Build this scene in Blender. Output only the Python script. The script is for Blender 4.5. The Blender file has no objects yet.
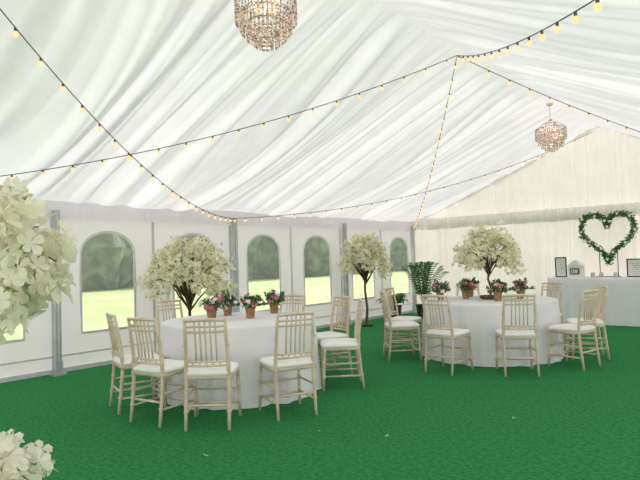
import bpy, math, random
import numpy as np
from mathutils import Vector, Matrix
random.seed(7); np.random.seed(7)
sc = bpy.context.scene
try:
    sc.view_settings.view_transform = 'Standard'
except Exception as e:
    print(e)

# ------------------------------------------------------------------ constants
WX0, WX1 = -7.44, 1.30        # side walls
YB, YG = -2.77, 12.25         # rear and gable
EAVE, RIDGE, RX = 2.22, 3.90, -3.08
POLES = [0.23, 3.24, 6.24, 9.25]
H = 1.38

# ------------------------------------------------------------------ materials
def newmat(name):
    m = bpy.data.materials.new(name); m.use_nodes = True
    nt = m.node_tree; nt.nodes.clear()
    return m, nt, nt.nodes.new('ShaderNodeOutputMaterial')

def noise_color(nt, c1, c2, scale, detail=4, lo=.35, hi=.65):
    tc = nt.nodes.new('ShaderNodeTexCoord')
    n = nt.nodes.new('ShaderNodeTexNoise'); n.inputs['Scale'].default_value = scale
    n.inputs['Detail'].default_value = detail
    nt.links.new(tc.outputs['Object'], n.inputs['Vector'])
    r = nt.nodes.new('ShaderNodeValToRGB')
    r.color_ramp.elements[0].position = lo; r.color_ramp.elements[0].color = (*c1, 1)
    r.color_ramp.elements[1].position = hi; r.color_ramp.elements[1].color = (*c2, 1)
    nt.links.new(n.outputs['Fac'], r.inputs['Fac'])
    return r.outputs['Color'], n.outputs['Fac'], tc

def pmat(name, c1, c2=None, scale=8, rough=.6, metal=0, bump=0, bscale=60, spec=.5, detail=4):
    m, nt, out = newmat(name)
    b = nt.nodes.new('ShaderNodeBsdfPrincipled')
    c2 = c2 or tuple(min(1, x*1.08) for x in c1)
    col, fac, tc = noise_color(nt, c1, c2, scale, detail)
    nt.links.new(col, b.inputs['Base Color'])
    b.inputs['Roughness'].default_value = rough
    b.inputs['Metallic'].default_value = metal
    b.inputs['Specular IOR Level'].default_value = spec
    if bump:
        n = nt.nodes.new('ShaderNodeTexNoise'); n.inputs['Scale'].default_value = bscale
        nt.links.new(tc.outputs['Object'], n.inputs['Vector'])
        bp = nt.nodes.new('ShaderNodeBump'); bp.inputs['Strength'].default_value = bump
        bp.inputs['Distance'].default_value = .02
        nt.links.new(n.outputs['Fac'], bp.inputs['Height'])
        nt.links.new(bp.outputs['Normal'], b.inputs['Normal'])
    nt.links.new(b.outputs[0], out.inputs[0])
    return m

def fabric(name, c1, c2, trans=.5, scale=3, tcol=None):
    m, nt, out = newmat(name)
    col, fac, tc = noise_color(nt, c1, c2, scale)
    d = nt.nodes.new('ShaderNodeBsdfDiffuse'); t = nt.nodes.new('ShaderNodeBsdfTranslucent')
    nt.links.new(col, d.inputs['Color'])
    if tcol: t.inputs['Color'].default_value=(*tcol,1)
    else: nt.links.new(col, t.inputs['Color'])
    mx = nt.nodes.new('ShaderNodeMixShader'); mx.inputs[0].default_value = trans
    nt.links.new(d.outputs[0], mx.inputs[1]); nt.links.new(t.outputs[0], mx.inputs[2])
    nt.links.new(mx.outputs[0], out.inputs[0])
    return m

def emis(name, col, st):
    m, nt, out = newmat(name)
    e = nt.nodes.new('ShaderNodeEmission'); e.inputs[0].default_value = (*col, 1); e.inputs[1].default_value = st
    nt.links.new(e.outputs[0], out.inputs[0]); return m

M_lining = fabric('roof_lining_fabric', (.87, .855, .88), (.91, .895, .915), .27)
M_gable = fabric('gable_drape_fabric', (.91, .88, .86), (.95, .92, .90), .15, tcol=(.97,.90,.85))
M_pvc = fabric('wall_pvc', (.91, .88, .93), (.94, .91, .96), .30, tcol=(.94,.85,.98))
M_cloth = fabric('tablecloth_linen', (.90, .88, .92), (.94, .92, .95), .08)
M_carpet = pmat('green_carpet', (.026, .180, .054), (.048, .270, .088), 30, .95, bump=.5, bscale=120, spec=.05, detail=8)
M_alu = pmat('aluminium', (.46, .47, .49), (.56, .57, .59), 6, .45, .35)
M_wood = pmat('limewash_wood', (.66, .52, .39), (.78, .66, .52), 6, .4)
M_pad = pmat('ivory_pad', (.92, .89, .86), (.95, .93, .91), 10, .8)
M_petal = fabric('blossom_petal', (.90, .87, .62), (.96, .93, .82), .35, 9)
M_petalw = fabric('blossom_petal_white', (.96, .92, .77), (.99, .96, .89), .35, 9)
M_leafl = pmat('blossom_leaf', (.30, .38, .10), (.50, .55, .22), 12, .6)
M_bark = pmat('bark', (.06, .04, .025), (.16, .11, .07), 25, .85, bump=.4, bscale=40)
M_green = pmat('foliage_green', (.03, .12, .025), (.10, .26, .06), 20, .5)
M_pot = pmat('rustic_pot', (.25, .13, .07), (.45, .26, .15), 30, .8)
M_potd = pmat('dark_pot', (.03, .03, .03), (.06, .06, .06), 10, .5)
M_pink = pmat('pink_petals', (.40, .04, .10), (.78, .26, .36), 60, .6)
M_white = pmat('white_petals', (.85, .8, .75), (.95, .92, .9), 40, .6)
M_cable = pmat('cable', (.07, .06, .05), (.12, .10, .09), 10, .5)
M_bulb = emis('warm_bulb', (1, .60, .30), 1.5)
M_chrome = pmat('chrome', (.5, .48, .47), (.7, .68, .67), 10, .2, .9)
M_dark = pmat('black_frame', (.02, .02, .02), (.05, .05, .05), 10, .5)
M_grey = pmat('sign_print', (.25, .25, .25), (.85, .84, .8), 45, .6)
M_paintw = pmat('white_paint', (.8, .8, .78), (.9, .9, .88), 8, .5)
M_grass = pmat('meadow_grass', (.36, .45, .19), (.50, .58, .29), .35, .95, spec=.1)
M_trees = pmat('tree_foliage_far', (.06, .09, .065), (.17, .22, .15), 1.6, .95, spec=.1)
M_seam=pmat('pvc_seam',(.62,.63,.66),(.72,.73,.76),6,.5)

def crystal():
    m, nt, out = newmat('crystal_beads')
    b = nt.nodes.new('ShaderNodeBsdfPrincipled')
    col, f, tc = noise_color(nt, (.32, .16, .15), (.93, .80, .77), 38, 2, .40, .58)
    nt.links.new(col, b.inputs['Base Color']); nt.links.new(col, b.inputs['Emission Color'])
    b.inputs['Emission Strength'].default_value = .12  # faint glow put into the beads, imitating lit crystal
    b.inputs['Roughness'].default_value = .12; b.inputs['Metallic'].default_value = .25
    nt.links.new(b.outputs[0], out.inputs[0]); return m
M_crystal = crystal()

def windowmat():
    m, nt, out = newmat('clear_pvc_window')
    t = nt.nodes.new('ShaderNodeBsdfTransparent'); t.inputs[0].default_value = (.95, .96, .96, 1)
    d = nt.nodes.new('ShaderNodeBsdfTranslucent'); d.inputs[0].default_value = (.88, .9, .95, 1)
    g = nt.nodes.new('ShaderNodeBsdfGlossy'); g.inputs['Roughness'].default_value = .15
    m1 = nt.nodes.new('ShaderNodeMixShader'); m1.inputs[0].default_value = .14
    m2 = nt.nodes.new('ShaderNodeMixShader'); m2.inputs[0].default_value = .04
    nt.links.new(t.outputs[0], m1.inputs[1]); nt.links.new(d.outputs[0], m1.inputs[2])
    nt.links.new(m1.outputs[0], m2.inputs[1]); nt.links.new(g.outputs[0], m2.inputs[2])
    nt.links.new(m2.outputs[0], out.inputs[0]); return m
M_win = windowmat()

# ------------------------------------------------------------------ mesh builder
class MB:
    def __init__(s): s.v=[]; s.f=[]; s.m=[]
    def add(s, vs, fs, mi=0):
        o=len(s.v); s.v.extend([tuple(p) for p in vs])
        for f in fs: s.f.append(tuple(i+o for i in f)); s.m.append(mi)
    def tube(s, pts, rad, n=6, mi=0, cap=True):
        pts=[Vector(p) for p in pts]
        if not hasattr(rad,'__len__'): rad=[rad]*len(pts)
        vs=[]; fs=[]
        ref=None
        for i,p in enumerate(pts):
            a=pts[max(i-1,0)]; b=pts[min(i+1,len(pts)-1)]
            t=(b-a)
            if t.length<1e-9: t=Vector((0,0,1))
            t.normalize()
            if ref is None:
                ref=Vector((1,0,0)) if abs(t.x)<.8 else Vector((0,1,0))
            u=(ref-t*ref.dot(t)).normalized(); w=t.cross(u); ref=u
            for k in range(n):
                an=2*math.pi*k/n
                vs.append(p+(u*math.cos(an)+w*math.sin(an))*rad[i])
        for i in range(len(pts)-1):
            for k in range(n):
                fs.append((i*n+k,i*n+(k+1)%n,(i+1)*n+(k+1)%n,(i+1)*n+k))
        if cap:
            fs.append(tuple(range(n))[::-1]); fs.append(tuple((len(pts)-1)*n+k for k in range(n)))
        s.add(vs,fs,mi)
    def lathe(s, prof, c=(0,0,0), n=16, mi=0):
        s.tube([(c[0],c[1],c[2]+z) for r,z in prof],[max(r,.0005) for r,z in prof],n,mi)
    def box(s, c, d, mi=0, rz=0):
        x,y,z=[q/2 for q in d]
        R=Matrix.Rotation(rz,3,'Z')
        vs=[Vector(c)+R@Vector((sx*x,sy*y,sz*z)) for sz in(-1,1) for sy in(-1,1) for sx in(-1,1)]
        s.add(vs,[(0,2,3,1),(4,5,7,6),(0,1,5,4),(2,6,7,3),(0,4,6,2),(1,3,7,5)],mi)
    def octa(s, c, r, mi=0, sz=1):
        c=Vector(c)
        vs=[c+Vector(q) for q in ((r,0,0),(0,r,0),(-r,0,0),(0,-r,0),(0,0,r*sz),(0,0,-r*sz))]
        s.add(vs,[(0,1,4),(1,2,4),(2,3,4),(3,0,4),(1,0,5),(2,1,5),(3,2,5),(0,3,5)],mi)
    def grid(s, P, mi=0, closed=False):
        a,b=P.shape[:2]; vs=P.reshape(-1,3)
        fs=[]
        for i in range(a-1):
            for j in range(b-1 if not closed else b):
                j2=(j+1)%b
                fs.append((i*b+j,i*b+j2,(i+1)*b+j2,(i+1)*b+j))
        s.add(vs.tolist(),fs,mi)
    def flower(s, c, nrm, r, mi=0, np_=5):
        c=Vector(c); nrm=Vector(nrm).normalized()
        a=nrm.orthogonal().normalized(); b=nrm.cross(a)
        ph=random.random()*6.28
        for k in range(np_):
            an=ph+k*2*math.pi/np_+random.uniform(-.2,.2)
            d=a*math.cos(an)+b*math.sin(an); w=nrm.cross(d)
            cup=random.uniform(.1,.7)
            rr=r*random.uniform(.85,1.15)
            t1=c+d*rr*.45+nrm*rr*cup*.25; t2=c+d*rr*.8+nrm*rr*cup*.6; tip=c+d*rr+nrm*rr*cup*.95
            up=nrm*rr*.1
            s.add([c,t1+w*rr*.28+up,t2+w*rr*.34+up,tip,t2-w*rr*.34+up,t1-w*rr*.28+up],[(0,1,2,3),(0,3,4,5)],mi)
    def leaf(s, c, d, L, wd, mi=0):
        c=Vector(c); d=Vector(d).normalized(); w=d.orthogonal().normalized()
        w=(Matrix.Rotation(random.random()*6.28,3,d)@w); n=d.cross(w)
        s.add([c,c+d*L*.45+w*wd-n*wd*.3,c+d*L,c+d*L*.45-w*wd-n*wd*.3,c+d*L*.45],[(0,1,4),(1,2,4),(2,3,4),(3,0,4)],mi)
    def obj(s, name, mats, smooth=False, loc=(0,0,0), rz=0):
        me=bpy.data.meshes.new(name); me.from_pydata(s.v,[],s.f)
        for m in mats: me.materials.append(m)
        me.polygons.foreach_set('material_index',s.m)
        if smooth: me.polygons.foreach_set('use_smooth',[True]*len(s.f))
        me.update()
        o=bpy.data.objects.new(name,me); sc.collection.objects.link(o)
        o.location=loc; o.rotation_euler=(0,0,rz)
        return o

def rnd1d(x, spacing, seed):
    rs=np.random.RandomState(seed); k=rs.rand(4000)*2-1
    q=np.asarray(x)/spacing+1000
    i=np.floor(q).astype(int); f=q-i; f=f*f*(3-2*f)
    return k[i%4000]*(1-f)+k[(i+1)%4000]*f

def folds(x, seed, sp=.16):
    a=rnd1d(x,sp,seed); b=rnd1d(x,sp*.42,seed+1); c=rnd1d(x,sp*3,seed+2)
    return (1-2*np.abs(a))*.8+.45*b+.6*c

# ------------------------------------------------------------------ shell
mb=MB(); mb.add([(WX0,YB,0),(WX1,YB,0),(WX1,YG,0),(WX0,YG,0)],[(0,1,2,3)]); mb.obj('floor',[M_carpet])
mb=MB(); mb.add([(-90,-70,-.03),(40,-70,-.03),(40,90,-.03),(-90,90,-.03)],[(0,1,2,3)]); mb.obj('ground_meadow',[M_grass])

def slope(xe, seed, mbx):
    ys=np.arange(YB,YG+.001,.016); S=np.concatenate([np.linspace(0,.94,30),[.97,1.0]])
    Y,SS=np.meshgrid(ys,S)
    q=((Y-POLES[1])/3.005)%1.0
    env=np.sin(np.pi*q)
    warp=.28*np.sin(np.pi*SS)*np.sin(2*np.pi*q)+.10*np.sin(2.2*SS+Y*.8)
    Yw=Y+warp
    big=1-2*np.abs(rnd1d(Yw,.36,seed+60))
    f=folds(Yw,seed,.22)*(1-.5*SS)+folds(Yw+.3*SS,seed+20,.14)*(.15+.35*SS)+1.0*big
    amp=.070*(1-.3*SS)*(.6+.4*env)*np.clip(SS*6+.2,0,1)*np.clip((1-SS)*12,0,1)
    sag=-.21*env**.7*(1-SS**3)*np.sin(np.pi*SS)**.6-.03*np.sin(np.pi*SS)
    X=xe+(RX-xe)*SS
    Z=EAVE+(RIDGE-EAVE)*SS+sag+f*amp
    X=X+np.sign(RX-xe)*(-.25)*f*amp
    mbx.grid(np.stack([X,Y,Z],-1))
mb=MB(); slope(WX0,11,mb); slope(WX1,55,mb); mb.obj('ceiling',[M_lining],True)

def arch_dist(ang, w, zb, zs, zt, cz):
    dy,dz=math.cos(ang),math.sin(ang)
    lo,hi=0,3
    def inside(r):
        y=r*dy; z=cz+r*dz
        if z<zb or abs(y)>w: return False
        if z<=zs: return True
        return (y/w)**2+((z-zs)/(zt-zs))**2<=1
    for _ in range(40):
        m=(lo+hi)/2
        if inside(m): lo=m
        else: hi=m
    return lo
def wall_with_windows(x, name, centers, edges, sgn):
    mb=MB(); wn=[]
    zb,zs,zt,w=.50,1.55,1.84,.39; cz=1.1
    for c,(y0,y1) in zip(centers,edges):
        angs=sorted([2*math.pi*i/72 for i in range(72)]+[math.atan2(zz-cz,yy-c)%(2*math.pi) for yy in(y0,y1) for zz in(0,EAVE+.05)]+[math.atan2(zb-cz,s*w)%(2*math.pi) for s in(-1,1)])
        inn=[];outr=[]; mid=[]
        for a in angs:
            r=arch_dist(a,w,zb,zs,zt,cz); inn.append((x,c+r*math.cos(a),cz+r*math.sin(a)))
            r2=r+.035; mid.append((x+.012*sgn,c+r2*math.cos(a),cz+r2*math.sin(a)))
            ca,sa=math.cos(a),math.sin(a); R=1e9
            if abs(ca)>1e-6: R=min(R,((y1-c) if ca>0 else (y0-c))/ca)
            if abs(sa)>1e-6: R=min(R,((EAVE+.05-cz) if sa>0 else (-cz))/sa)
            outr.append((x,c+R*ca,cz+R*sa))
        n=len(angs)
        mb.add(inn+outr,[(i,(i+1)%n,n+(i+1)%n,n+i) for i in range(n)])
        r3=[(p[0]+.014*sgn,p[1],p[2]) for p in inn]
        mb.add(r3+mid,[(i,(i+1)%n,n+(i+1)%n,n+i) for i in range(n)],1)
        wn.append(inn)
        mb.box((x+.008*sgn,y0,1.1),(.012,.035,2.2),1)
    L0,L1=edges[0][0],edges[-1][1]
    mb.box((x+.006*sgn,(L0+L1)/2,.22),(.01,L1-L0,.02),1)
    mb.box((x+.015*sgn,(L0+L1)/2,.035),(.03,L1-L0,.05),1)
    mb.obj(name,[M_pvc,M_seam])
    return wn
cent=[];edg=[]
for p in [YB]+POLES:
    cent+= [p+.78,p+2.25]; edg+=[(p,p+1.5),(p+1.5,p+3.003)]
wl=wall_with_windows(WX0,'wall_left',cent,edg,1)
wi=1
for loop in wl:
    mb=MB(); mb.add(loop,[tuple(range(len(loop)))]); mb.obj('window_%d'%wi,[M_win]); wi+=1
# right side: wall panels only beside the gable, unseen camera-side bays left out to let daylight in
mb=MB(); y0=9.25
mb.add([(WX1,y0,0),(WX1,YG,0),(WX1,YG,EAVE+.05),(WX1,y0,EAVE+.05)],[(0,1,2,3)]); mb.obj('wall_right',[M_pvc])
mb=MB()
for x in(WX0+.1,WX1-.1,RX):
    mb.box((x,YB,(RIDGE if x==RX else EAVE)/2),(.09,.09,(RIDGE-.1 if x==RX else EAVE-.1)),0)
for p in POLES: mb.box((WX1-.06,p,1.07),(.085,.07,2.10),0)
mb.obj('trim_3_open_side_frame',[M_alu])

# gable wall (draped)
mb=MB()
xs=np.arange(WX0,WX1+.001,.012)
zz=np.linspace(0,2.15,9); X,Z=np.meshgrid(xs,zz)
F=folds(X,101,.13)*1.0+.22*np.sin(X*50)
Y=YG-.09+F*.068
mb.grid(np.stack([X,Y,Z],-1))
def roofz(x): return np.where(x<RX,EAVE+(RIDGE-EAVE)*(x-WX0)/(RX-WX0),EAVE+(RIDGE-EAVE)*(WX1-x)/(WX1-RX))
S=np.linspace(0,1,9); X,SS=np.meshgrid(xs,S)
Z=2.15+(roofz(X)+.03-2.15)*SS
F=folds(X,131,.13)
Y=YG-.08+F*.070
mb.grid(np.stack([X,Y,Z],-1))
mb.obj('wall_gable',[M_gable],True)
# ruched pelmet on gable
mb=MB(); T=np.linspace(0,1,9); X,TT=np.meshgrid(xs,T)
F=folds(X,161,.05); sc_=.02*np.abs(np.sin(X*math.pi/.6))
Z=2.29-.25*TT-sc_*TT; Y=YG-.20-.05*np.sin(TT*math.pi)+F*.028
mb.grid(np.stack([X,Y,Z],-1)); mb.obj('trim_1_gable_pelmet',[M_gable],True)
# valance on left eave
mb=MB(); ys=np.arange(YB,YG-.15,.02); Yv,TT=np.meshgrid(ys,np.linspace(0,1,6))
F=folds(Yv,171,.09)
Zv=2.25-.24*TT; Xv=WX0+.09+F*.006+.01*TT
mb.grid(np.stack([Xv,Yv,Zv],-1)); mb.obj('trim_2_eave_valance',[M_pvc],True)

for i,p in enumerate(POLES+[YG-.30]):
    mb=MB(); x=WX0+.125
    mb.box((x,p,1.07),(.085,.07,2.10),0); mb.box((x,p,.012),(.17,.17,.024),0)
    mb.box((x+.046,p,1.07),(.008,.02,2.08),1)
    mb.box((x,p,.10),(.105,.09,.16),0)
    mb.obj('tent_pole',[M_alu,M_seam])

# ------------------------------------------------------------------ outside tree line
def treeline():
    mb=MB(); rs=random.Random(3)
    for i in range(60):
        y=-25+i*1.7+rs.uniform(-.6,.6); x=-31.5-rs.uniform(0,2.5); h=rs.uniform(5,8); r=rs.uniform(1.8,2.6)
        n=24;m=16; P=np.zeros((m,n,3))
        sd=rs.randint(0,999)
        for a in range(m):
            ph=math.pi*a/(m-1)
            for b in range(n):
                th=2*math.pi*b/n
                rr=1+.14*math.sin(5*th+sd+3*ph)+.10*math.sin(9*ph+sd*2+2*th)+.07*rs.uniform(-1,1)*math.sin(ph)
                P[a,b]=(x+r*rr*math.sin(ph)*math.cos(th),y+r*rr*math.sin(ph)*math.sin(th),max(-.03,h*.5-h*.55*math.cos(ph)*rr))
        mb.grid(P,0,True)
        mb.tube([(x,y,-.03),(x,y,h*.4)],.25,8,1)
    return mb.obj('tree_line',[M_trees,M_bark],False)
treeline()

# ------------------------------------------------------------------ chair
def chair_mesh():
    mb=MB(); W=.19; D=.185; SH=.44
    def post(a,b,r,kn=()):
        a=Vector(a);b=Vector(b); pts=[];rd=[]
        L=(b-a).length
        ks=sorted(kn); pts.append(a);rd.append(r*.85)
        for k in ks:
            for dk,m in((-.012,1),(-.004,1.35),(.004,1.35),(.012,1)):
                pts.append(a.lerp(b,k+dk/L)); rd.append(r*m)
        pts.append(b); rd.append(r)
        mb.tube(pts,rd,8,0)
    for s in(-1,1):
        post((s*(W+.012),D+.015,0),(s*W,D-.01,SH),.016,(.3,.65,.9))
        pts=[(s*(W-.01),-D-.045,0),(s*(W-.01),-D-.02,.2),(s*(W-.012),-D,.42),(s*(W-.015),-D-.01,.6),(s*(W-.02),-D-.04,.78),(s*(W-.022),-D-.065,.92)]
        mb.tube(pts,[.014,.016,.0175,.0165,.015,.013],8,0)
        for z,yy in((.15,-D-.027),(.3,-D-.012),(.52,-D-.006),(.70,-D-.027)):
            mb.tube([(s*(W-.012),yy,z-.005),(s*(W-.012),yy,z+.005)],.022,8,0)
        for z in(.14,.27):
            post((s*W,D,z),(s*(W-.01),-D-.02,z),.010,(.5,))
    for z in(.12,.25):
        post((-W,D+.008,z),(W,D+.008,z),.010,(.3,.7))
    post((-W,-D-.02,.20),(W,-D-.02,.20),.010,(.3,.7))
    mb.box((0,0,.425),(.40,.40,.03),0)
    n=28; rings=[(.40,0),(.425,.012),(.43,.028),(.40,.045),(.28,.056),(.02,.060)]
    P=np.zeros((len(rings),n,3))
    for i,(w,z) in enumerate(rings):
        for k in range(n):
            a=2*math.pi*k/n; ca,sa=math.cos(a),math.sin(a)
            e=.35
            P[i,k]=(w/2*math.copysign(abs(ca)**e,ca),w/2*math.copysign(abs(sa)**e,sa),.438+z)
    mb.grid(P,1,True)
    def rail(z,y,r,cr=.0):
        pts=[(-W+.018+ (2*W-.036)*t, y-.018*math.sin(math.pi*t), z+cr*math.sin(math.pi*t)) for t in np.linspace(0,1,9)]
        mb.tube(pts,r,8,0)
    rail(.905,-D-.062,.015,.008); rail(.855,-D-.053,.010); rail(.81,-D-.045,.010); rail(.56,-D-.008,.010); rail(.525,-D-.006,.010)
    for i in range(7):
        t=(i+1)/8; x=-W+.018+(2*W-.036)*t; o=.018*math.sin(math.pi*t)
        if i in(0,6): continue
        mb.tube([(x,-D-.008-o,.56),(x,-D-.02-o,.68),(x,-D-.045-o,.81),(x,-D-.062-o,.905)],.008,6,0)
    for i in range(5):
        t=(i+1)/6
        x=-W+.018+(2*W-.036)*t; o=.018*math.sin(math.pi*t)
        mb.tube([(x,-D-.006-o,.52),(x,-D-.008-o,.565)],.008,6,0)
    return mb
cm=chair_mesh(); c0=cm.obj('banquet_chair',[M_wood,M_pad],False)
for p in c0.data.polygons: p.use_smooth = len(p.vertices)==4
def put_chair(first,x,y,rz):
    if first: o=c0
    else:
        o=bpy.data.objects.new('banquet_chair',c0.data); sc.collection.objects.link(o)
    o.location=(x,y,0.0); o.rotation_euler=(0,0,rz)
T1=(-4.70,4.05); T2=(-3.34,7.40)
def ring(T,lst,first=False):
    for i,(ang,r) in enumerate(lst):
        a=math.radians(ang); x=T[0]+r*math.cos(a); y=T[1]+r*math.sin(a)
        put_chair(first and i==0,x,y,a+math.pi/2+math.radians(random.uniform(-6,6)))
ring(T1,[(-105,1.10),(-76,1.18),(-52,1.25),(-19,1.13),(42,1.09),(74,1.13),(110,1.16),(178,1.16)],True)
ring(T2,[(-165,1.22),(-134,1.24),(-88,1.30),(-52,1.22),(-12,1.18),(22,1.2),(75,1.2),(128,1.2)])

# ------------------------------------------------------------------ round tables
def round_table(T,R,seed,name='round_banquet_table'):
    mb=MB(); n=360; th=np.linspace(0,2*math.pi,n,endpoint=False)
    rs=np.random.RandomState(seed)
    f=np.zeros(n)
    for k,a in((11,.5),(17,.6),(23,.5),(31,.3),(6,.4)):
        f+=a*np.sin(k*th+rs.rand()*6.28)
    rows=[]
    def row(rr,z): rows.append(np.stack([rr*np.cos(th),rr*np.sin(th),np.full(n,z) if np.isscalar(z) else z],-1))
    for rr in(.01,.3,.6,.9,.985): row(np.full(n,R*rr),.762)
    row(np.full(n,R),.757); row(np.full(n,R+.004),.745)
    for t in np.linspace(.06,1,14):
        row(R+.006+ t**.8*(.030+.028*f), .745*(1-t)+.006)
    mb.grid(np.array(rows),0,True)
    mb.lathe([(.02,.72),(R-.02,.722),(R-.02,.748),(.02,.75)],n=40,mi=1)
    mb.lathe([(.3,.004),(.3,.03),(.05,.06),(.05,.72)],n=16,mi=1)
    return mb.obj(name,[M_cloth,M_wood],True,(T[0],T[1],0))
round_table(T1,.82,1); round_table(T2,.88,2)

# ------------------------------------------------------------------ potted flowers
def pot(x,y,z,s=1,seed=0):
    random.seed(seed); mb=MB()
    mb.lathe([(.02,0),(.042,0),(.055,.10),(.06,.105),(.06,.118),(.05,.118),(.045,.10),(.01,.098)],n=16)
    for i in range(34):
        a=random.random()*6.28; e=random.uniform(.1,1.3); L=random.uniform(.08,.15)
        d=Vector((math.cos(a)*math.cos(e),math.sin(a)*math.cos(e),math.sin(e)))
        c=Vector((0,0,.115)); tip=c+d*L
        mb.tube([c,c+d*L*.5+Vector((0,0,.01)),tip],.0018,4,1)
        if i%3==0:
            for _ in range(3): mb.leaf(tip,d+Vector([random.uniform(-1,1) for _ in range(3)])*.6,.06,.018,1)
        else:
            mi=2 if random.random()<.6 else 3
            for _ in range(2): mb.flower(tip+Vector([random.uniform(-.012,.012) for _ in range(3)]),d,random.uniform(.022,.034),mi,6)
        for _ in range(3): mb.leaf(c+d*L*random.uniform(.3,.9),d+Vector([random.uniform(-1,1) for _ in range(3)])*.7,.06,.016,1)
    o=mb.obj('potted_flowers',[M_pot,M_green,M_pink,M_white],False,(x,y,z)); o.scale=(s,s,s)
for i,(x,y) in enumerate([(-4.86,3.80),(-4.62,4.14),(-4.78,4.66),(-5.10,4.22)]): pot(x,y,.763,1.0,20+i)
for i,(x,y) in enumerate([(-3.90,7.05),(-3.66,7.35),(-3.1,7.15),(-3.78,7.72),(-2.95,7.55)]): pot(x,y,.763,1.0,40+i)

# ------------------------------------------------------------------ blossom trees
def rv(s=1): 
    v=Vector([random.gauss(0,1) for _ in range(3)]); return v.normalized()*s
def blossom(name,loc,h0,h1,rad,nb,nf,fr,seed,base=True,extra=(),petal=None,tr=.03,clump=.17,leafn=.25):
    random.seed(seed); mb=MB()
    lim=WX0+.20-loc[0]
    if base:
        mb.lathe([(.02,0),(.11,0),(.14,.03),(.13,.05),(.02,.055)],n=18,mi=0)
    zt=h0+(h1-h0)*.12
    trunk=[(0,0,.0),(.03,.01,zt*.35),(-.02,.02,zt*.7),(0,0,zt)]
    mb.tube(trunk,[tr,tr*.85,tr*.75,tr*.65],8,0)
    cz=(h0+h1)/2; hh=(h1-h0)/2
    ends=[]
    for i in range(nb):
        a=i*2.399+random.uniform(-.3,.3); u=((i+.5)/nb)
        el=-.75+1.7*u
        rr=math.sqrt(max(0,1-min(1,el*el)))*.55+.45*(1-u)
        rr=min(rr,1)*random.uniform(.72,1.0)
        ends.append(Vector((max(lim+.08,math.cos(a)*rad*rr*.85),math.sin(a)*rad*rr*.85,cz+hh*.8*el)))
    ends+= [Vector(e) for e in extra]
    for e in ends:
        low=e.z<h0*.7
        st=Vector((0,0,zt*random.uniform(.8,1.0))) if not low else Vector((0,0,e.z*.75))
        mid=st.lerp(e,.5)+Vector((0,0,(.05 if low else .16*hh/.5)))+rv(.03)
        pts=[st,st.lerp(mid,.5)+rv(.015),mid,mid.lerp(e,.5)+Vector((0,0,.04)),e]
        mb.tube(pts,[tr*.5,tr*.38,tr*.28,tr*.18,tr*.1],6,0)
        for k in range(nf if not low else nf//2):
            t=random.random()
            if t<.22 and not low: c=mid.lerp(e,random.uniform(.3,1))+rv(clump*.5)
            else:
                d=rv(); d.z*=.75; c=e+d*clump*random.random()**.45*(.75 if low else 1)
            c.x=max(c.x,lim)
            out=(c-Vector((0,0,cz-.2))).normalized()*.7+rv(.8)
            mb.flower(c,out,fr*random.uniform(.8,1.2),1,5)
            if random.random()<leafn: mb.leaf(c+rv(.02),out+rv(.5),fr*1.5,fr*.35,2)
        for k in range(5):
            q=e+rv(clump*.7); q.x=max(q.x,lim); mb.tube([e,e.lerp(q,.5)+rv(.01),q],[tr*.1,.003,.002],4,0)
    return mb.obj(name,[M_bark,petal or M_petal,M_leafl],False,loc)
blossom('blossom_tree',(-6.50,4.70,0),.76,1.80,.84,30,46,.036,5,clump=.18)
blossom('blossom_tree',(-6.82,9.25,0),.88,1.94,.70,26,42,.038,6,clump=.18)
blossom('blossom_tree',(-3.34,7.42,.763),.30,1.02,.58,24,40,.034,8,tr=.02,clump=.15)
blossom('blossom_tree',(-2.30,.66,0),1.13,1.71,.44,22,64,.044,9,extra=[(.13,.10,.74),(.06,.05,.68),(.17,.14,.67),(.10,.08,.62)],petal=M_petalw,clump=.15,leafn=.04)

# ------------------------------------------------------------------ palm
def palm(loc,seed,h=.75,L=.75,nfr=16):
    random.seed(seed); mb=MB()
    mb.lathe([(.02,0),(.13,0),(.17,.30),(.18,.32),(.15,.32),(.14,.28),(.01,.27)],n=20,mi=0)
    for i in range(nfr):
        a=i*2.399; e=random.uniform(.6,1.35); l=L*random.uniform(.8,1.1)
        pts=[]
        for t in np.linspace(0,1,10):
            r=l*t*math.cos(e)*1.1; z=.28+h*.55*t+ l*math.sin(e)*t - .55*l*t*t*t
            pts.append(Vector((math.cos(a)*r,math.sin(a)*r,z)))
        mb.tube(pts,[.006]*5+[.004]*5,5,1)
        side=Vector((-math.sin(a),math.cos(a),0))
        for j in range(3,10):
            d=(pts[j]-pts[j-1]).normalized()
            for k in(0,.5):
                c=pts[j-1].lerp(pts[j],k)
                for s in(-1,1):
                    dd=(side*s+d*.7+Vector((0,0,-.25))).normalized(); ll=.20*(1-.05*abs(j-6))
                    w=d*.013
                    mb.add([c,c+dd*ll*.5+w,c+dd*ll+Vector((0,0,-.03)),c+dd*ll*.5-w],[(0,1,2,3)],1)
    return mb.obj('potted_palm',[M_potd,M_green],False,loc)
palm((-6.45,10.9,0),3,1.35,.58,17)
palm((-6.90,10.4,0),4,.2,.42)

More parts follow.
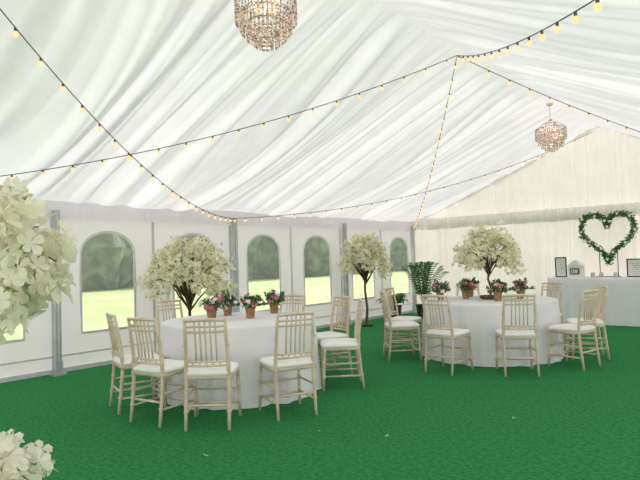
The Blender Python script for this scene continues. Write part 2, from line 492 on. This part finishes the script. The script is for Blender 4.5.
# ------------------------------------------------------------------ gift table with cloth
def long_table(x0,x1,y0,y1,h):
    mb=MB(); pts=[];nr=[]
    step=.012
    def seg(a,b,nm):
        a=np.array(a);b=np.array(b);L=np.linalg.norm(b-a);n=int(L/step)
        for i in range(n): pts.append(a+(b-a)*i/n); nr.append(nm)
    seg((x0,y0),(x1,y0),(0,-1));seg((x1,y0),(x1,y1),(1,0));seg((x1,y1),(x0,y1),(0,1));seg((x0,y1),(x0,y0),(-1,0))
    pts=np.array(pts);nr=np.array(nr);n=len(pts)
    f=folds(np.arange(n)*step,301,.13)
    ctr=np.array([(x0+x1)/2,(y0+y1)/2]); rows=[]
    for k in(.02,.5,1.0): rows.append(np.column_stack([ctr+(pts-ctr)*k,np.full(n,h)]))
    for t in np.linspace(.03,1,8):
        p=pts+nr*(.01+.018*t+(f*.018*t)[:,None]); rows.append(np.column_stack([p,np.full(n,h*(1-t)+.005)]))
    mb.grid(np.array(rows),0,True)
    return mb.obj('gift_table',[M_cloth],True)
long_table(-3.90,-1.2,11.38,11.88,.88)

def heart():
    random.seed(12); mb=MB(); pts=[]
    for i in range(61):
        t=2*math.pi*i/60
        x=16*math.sin(t)**3; z=13*math.cos(t)-5*math.cos(2*t)-2*math.cos(3*t)-math.cos(4*t)
        pts.append(Vector((x/33*.98,0,(z+2.5)/29*.90)))
    mb.tube(pts,.012,6,1)
    for i in range(60):
        for k in range(26):
            c=pts[i].lerp(pts[i+1],random.random())+Vector((random.gauss(0,.024),random.uniform(-.05,.02),random.gauss(0,.024)))
            d=(pts[i+1]-pts[i]).normalized()+rv(.9); d.y=-abs(d.y)*.6
            mb.leaf(c,d,random.uniform(.04,.08),.016,0)
        if i%4==0:
            mb.flower(pts[i]+Vector((random.gauss(0,.02),-.07,random.gauss(0,.02))),(0,-1,.1),.026,2,6)
    # slim stand holding the wreath up from the table top
    zb=.885-1.64
    for s in(-1,1): mb.tube([(s*.16,.0,zb),(s*.16,.0,-.22)],.008,6,1)
    mb.tube([(-.2,-.14,zb),(-.2,.02,zb)],.008,6,1); mb.tube([(.2,-.14,zb),(.2,.02,zb)],.008,6,1)
    mb.tube([(-.2,0,zb),(.2,0,zb)],.008,6,1)
    return mb.obj('heart_wreath',[M_green,M_bark,M_white],False,(-2.88,11.84,1.64))
heart()

mb=MB()
mb.box((0,0,.11),(.26,.18,.22),0)
mb.add([(-.15,-.11,.22),(.15,-.11,.22),(.15,.11,.22),(-.15,.11,.22),(-.0,-.11,.34),(-.0,.11,.34)],[(0,1,4),(2,3,5),(0,4,5,3),(1,2,5,4),(0,3,2,1)],0)
mb.box((0,-.095,.12),(.17,.012,.12),1); mb.box((0,-.103,.12),(.13,.006,.08),2)
mb.obj('card_post_box',[M_paintw,M_dark,M_grey],False,(-3.42,11.62,.88))
def frame(x,y,w,h,name,rz=0):
    mb=MB()
    for s in(-1,1):
        mb.box((s*(w/2-.01),0,h/2),(.02,.02,h),0)
    mb.box((0,0,.01),(w-.04,.02,.02),0); mb.box((0,0,h-.01),(w-.04,.02,.02),0)
    mb.box((0,.004,h/2),(w-.03,.006,h-.03),1)
    for k in range(6): mb.box((0,-.001,h*.2+k*h*.11),((w*.6)*(.6+.4*math.sin(k*2.1)**2),.004,.012),2)
    mb.tube([(0,.01,h*.7),(0,.11,.0)],.006,6,0)
    mb.obj(name,[M_dark,M_paintw,M_grey],False,(x,y,.884),rz)
frame(-3.70,11.60,.22,.40,'framed_sign'); frame(-2.35,11.60,.34,.34,'framed_sign')
for x in(-3.1,-2.95,-2.7):
    mb=MB(); mb.lathe([(.01,0),(.035,0),(.038,.09),(.034,.09),(.03,.02),(.005,.018)],n=14,mi=0)
    mb.lathe([(.022,.018),(.022,.07),(.003,.075)],n=12,mi=1)
    mb.obj('candle_jar',[M_chrome,M_paintw],True,(x,11.55,.883))

# ------------------------------------------------------------------ chandeliers
def chandelier(x,y,zc):
    mb=MB()
    top=RIDGE-.06-zc
    mb.tube([(0,0,.20),(0,0,top)],.006,6,0)
    mb.lathe([(.01,top-.05),(.05,top-.03),(.055,top),(.01,top+.005)],n=16)
    def hoop(r,z):
        pts=[(r*math.cos(a),r*math.sin(a),z) for a in np.linspace(0,2*math.pi,33)]
        mb.tube(pts,.007,6,0,False)
    tiers=[(.10,.20,.10),(.235,.12,.15),(.195,.02,.13),(.15,-.06,.11),(.095,-.13,.09),(.045,-.18,.07)]
    for r,z,l in tiers:
        hoop(r,z)
        n=max(8,int(2*math.pi*r/.034))
        for k in range(n):
            a=2*math.pi*k/n
            m=int(l/.024)
            for j in range(m):
                mb.octa((r*math.cos(a),r*math.sin(a),z-.018-j*.024),.0125,1,.9)
            mb.octa((r*math.cos(a),r*math.sin(a),z-.018-m*.024-.006),.013,1,1.7)
    for k in range(6):
        a=k*math.pi/3
        mb.tube([(0,0,.26),(.12*math.cos(a),.12*math.sin(a),.21),(.235*math.cos(a),.235*math.sin(a),.12)],.005,5,0)
        for t in np.linspace(0,1,9):
            r=.03+.205*t; mb.octa((r*math.cos(a+.26),r*math.sin(a+.26),.27-.15*t-.05*math.sin(math.pi*t)),.012,1)
        mb.tube([(.08*math.cos(a),.08*math.sin(a),.02),(.08*math.cos(a),.08*math.sin(a),.07)],.012,8,2)
    mb.obj('crystal_chandelier',[M_chrome,M_crystal,M_bulb],False,(x,y,zc))
    l=bpy.data.lights.new('chandelier_bulb','POINT'); l.energy=3; l.color=(1,.75,.55); l.shadow_soft_size=.05
    o=bpy.data.objects.new('chandelier_bulb',l); sc.collection.objects.link(o); o.location=(x,y,zc+.06)
chandelier(-3.08,3.0,3.28); chandelier(-3.08,9.45,3.30)

# ------------------------------------------------------------------ festoon lights
mb=MB()
def string(a,b,sag,sp=.28):
    a=Vector(a);b=Vector(b); L=(b-a).length; n=int(L/sp)*2
    P=lambda t: a.lerp(b,t)-Vector((0,0,4*sag*t*(1-t)))
    mb.tube([P(i/n) for i in range(n+1)],.0045,5,0)
    for i in range(1,n,2):
        p=P(i/n)
        mb.tube([p,p-Vector((0,0,.025))],.009,6,0)
        q=p-Vector((0,0,.025))
        mb.tube([q,q-Vector((0,0,.009)),q-Vector((0,0,.022)),q-Vector((0,0,.034)),q-Vector((0,0,.04))],[.008,.016,.020,.014,.004],8,1)
P0=(RX,6.20,3.80); EL=WX0+.2
string(P0,(EL,.23,2.08),.38)
string((RX,.23,3.70),(EL,6.24,2.12),.54)
string((EL,6.24,2.12),(RX,YG-.3,3.76),.36)
string(P0,(EL,YG-.35,2.12),.24)
string(P0,(WX1-.1,.23,2.15),.30)
string(P0,(WX1-.1,YG-.3,2.15),.32)
mb.obj('festoon_lights',[M_cable,M_bulb],False)

mb=MB(); random.seed(2)
for (x,y) in [(-3.3,2.5),(-2.5,3.6),(-2.2,2.0),(-3.0,3.4),(-1.6,3.1),(-1.9,4.6)]:
    c=Vector((x,y,.006)); mb.flower(c,(random.uniform(-.2,.2),.1,1),.018,0,2)
mb.obj('fallen_petals',[M_petalw])

# ------------------------------------------------------------------ light
w=bpy.data.worlds.new('overcast_sky'); sc.world=w; w.use_nodes=True
bg=w.node_tree.nodes['Background']; bg.inputs[0].default_value=(1,.97,1,1); bg.inputs[1].default_value=1.42
s=bpy.data.lights.new('sun','SUN'); s.energy=5.6; s.angle=math.radians(10); s.color=(1,.97,.96)
o=bpy.data.objects.new('sun',s); sc.collection.objects.link(o)
o.rotation_euler=Vector((.05,-1,-.72)).to_track_quat('-Z','Y').to_euler()

# ------------------------------------------------------------------ camera
cam=bpy.data.cameras.new('camera'); cam.sensor_width=36; cam.lens=36*560/640; cam.clip_start=.05; cam.clip_end=300
co=bpy.data.objects.new('camera',cam); sc.collection.objects.link(co)
up=Vector((.0454,-.00675,.99894)).normalized(); back=Vector((.6538,-.7559,-.03476)); back=(back-up*back.dot(up)).normalized()
rt=up.cross(back)
co.matrix_world=Matrix(((rt.x,up.x,back.x,0),(rt.y,up.y,back.y,0),(rt.z,up.z,back.z,H),(0,0,0,1)))
sc.camera=co
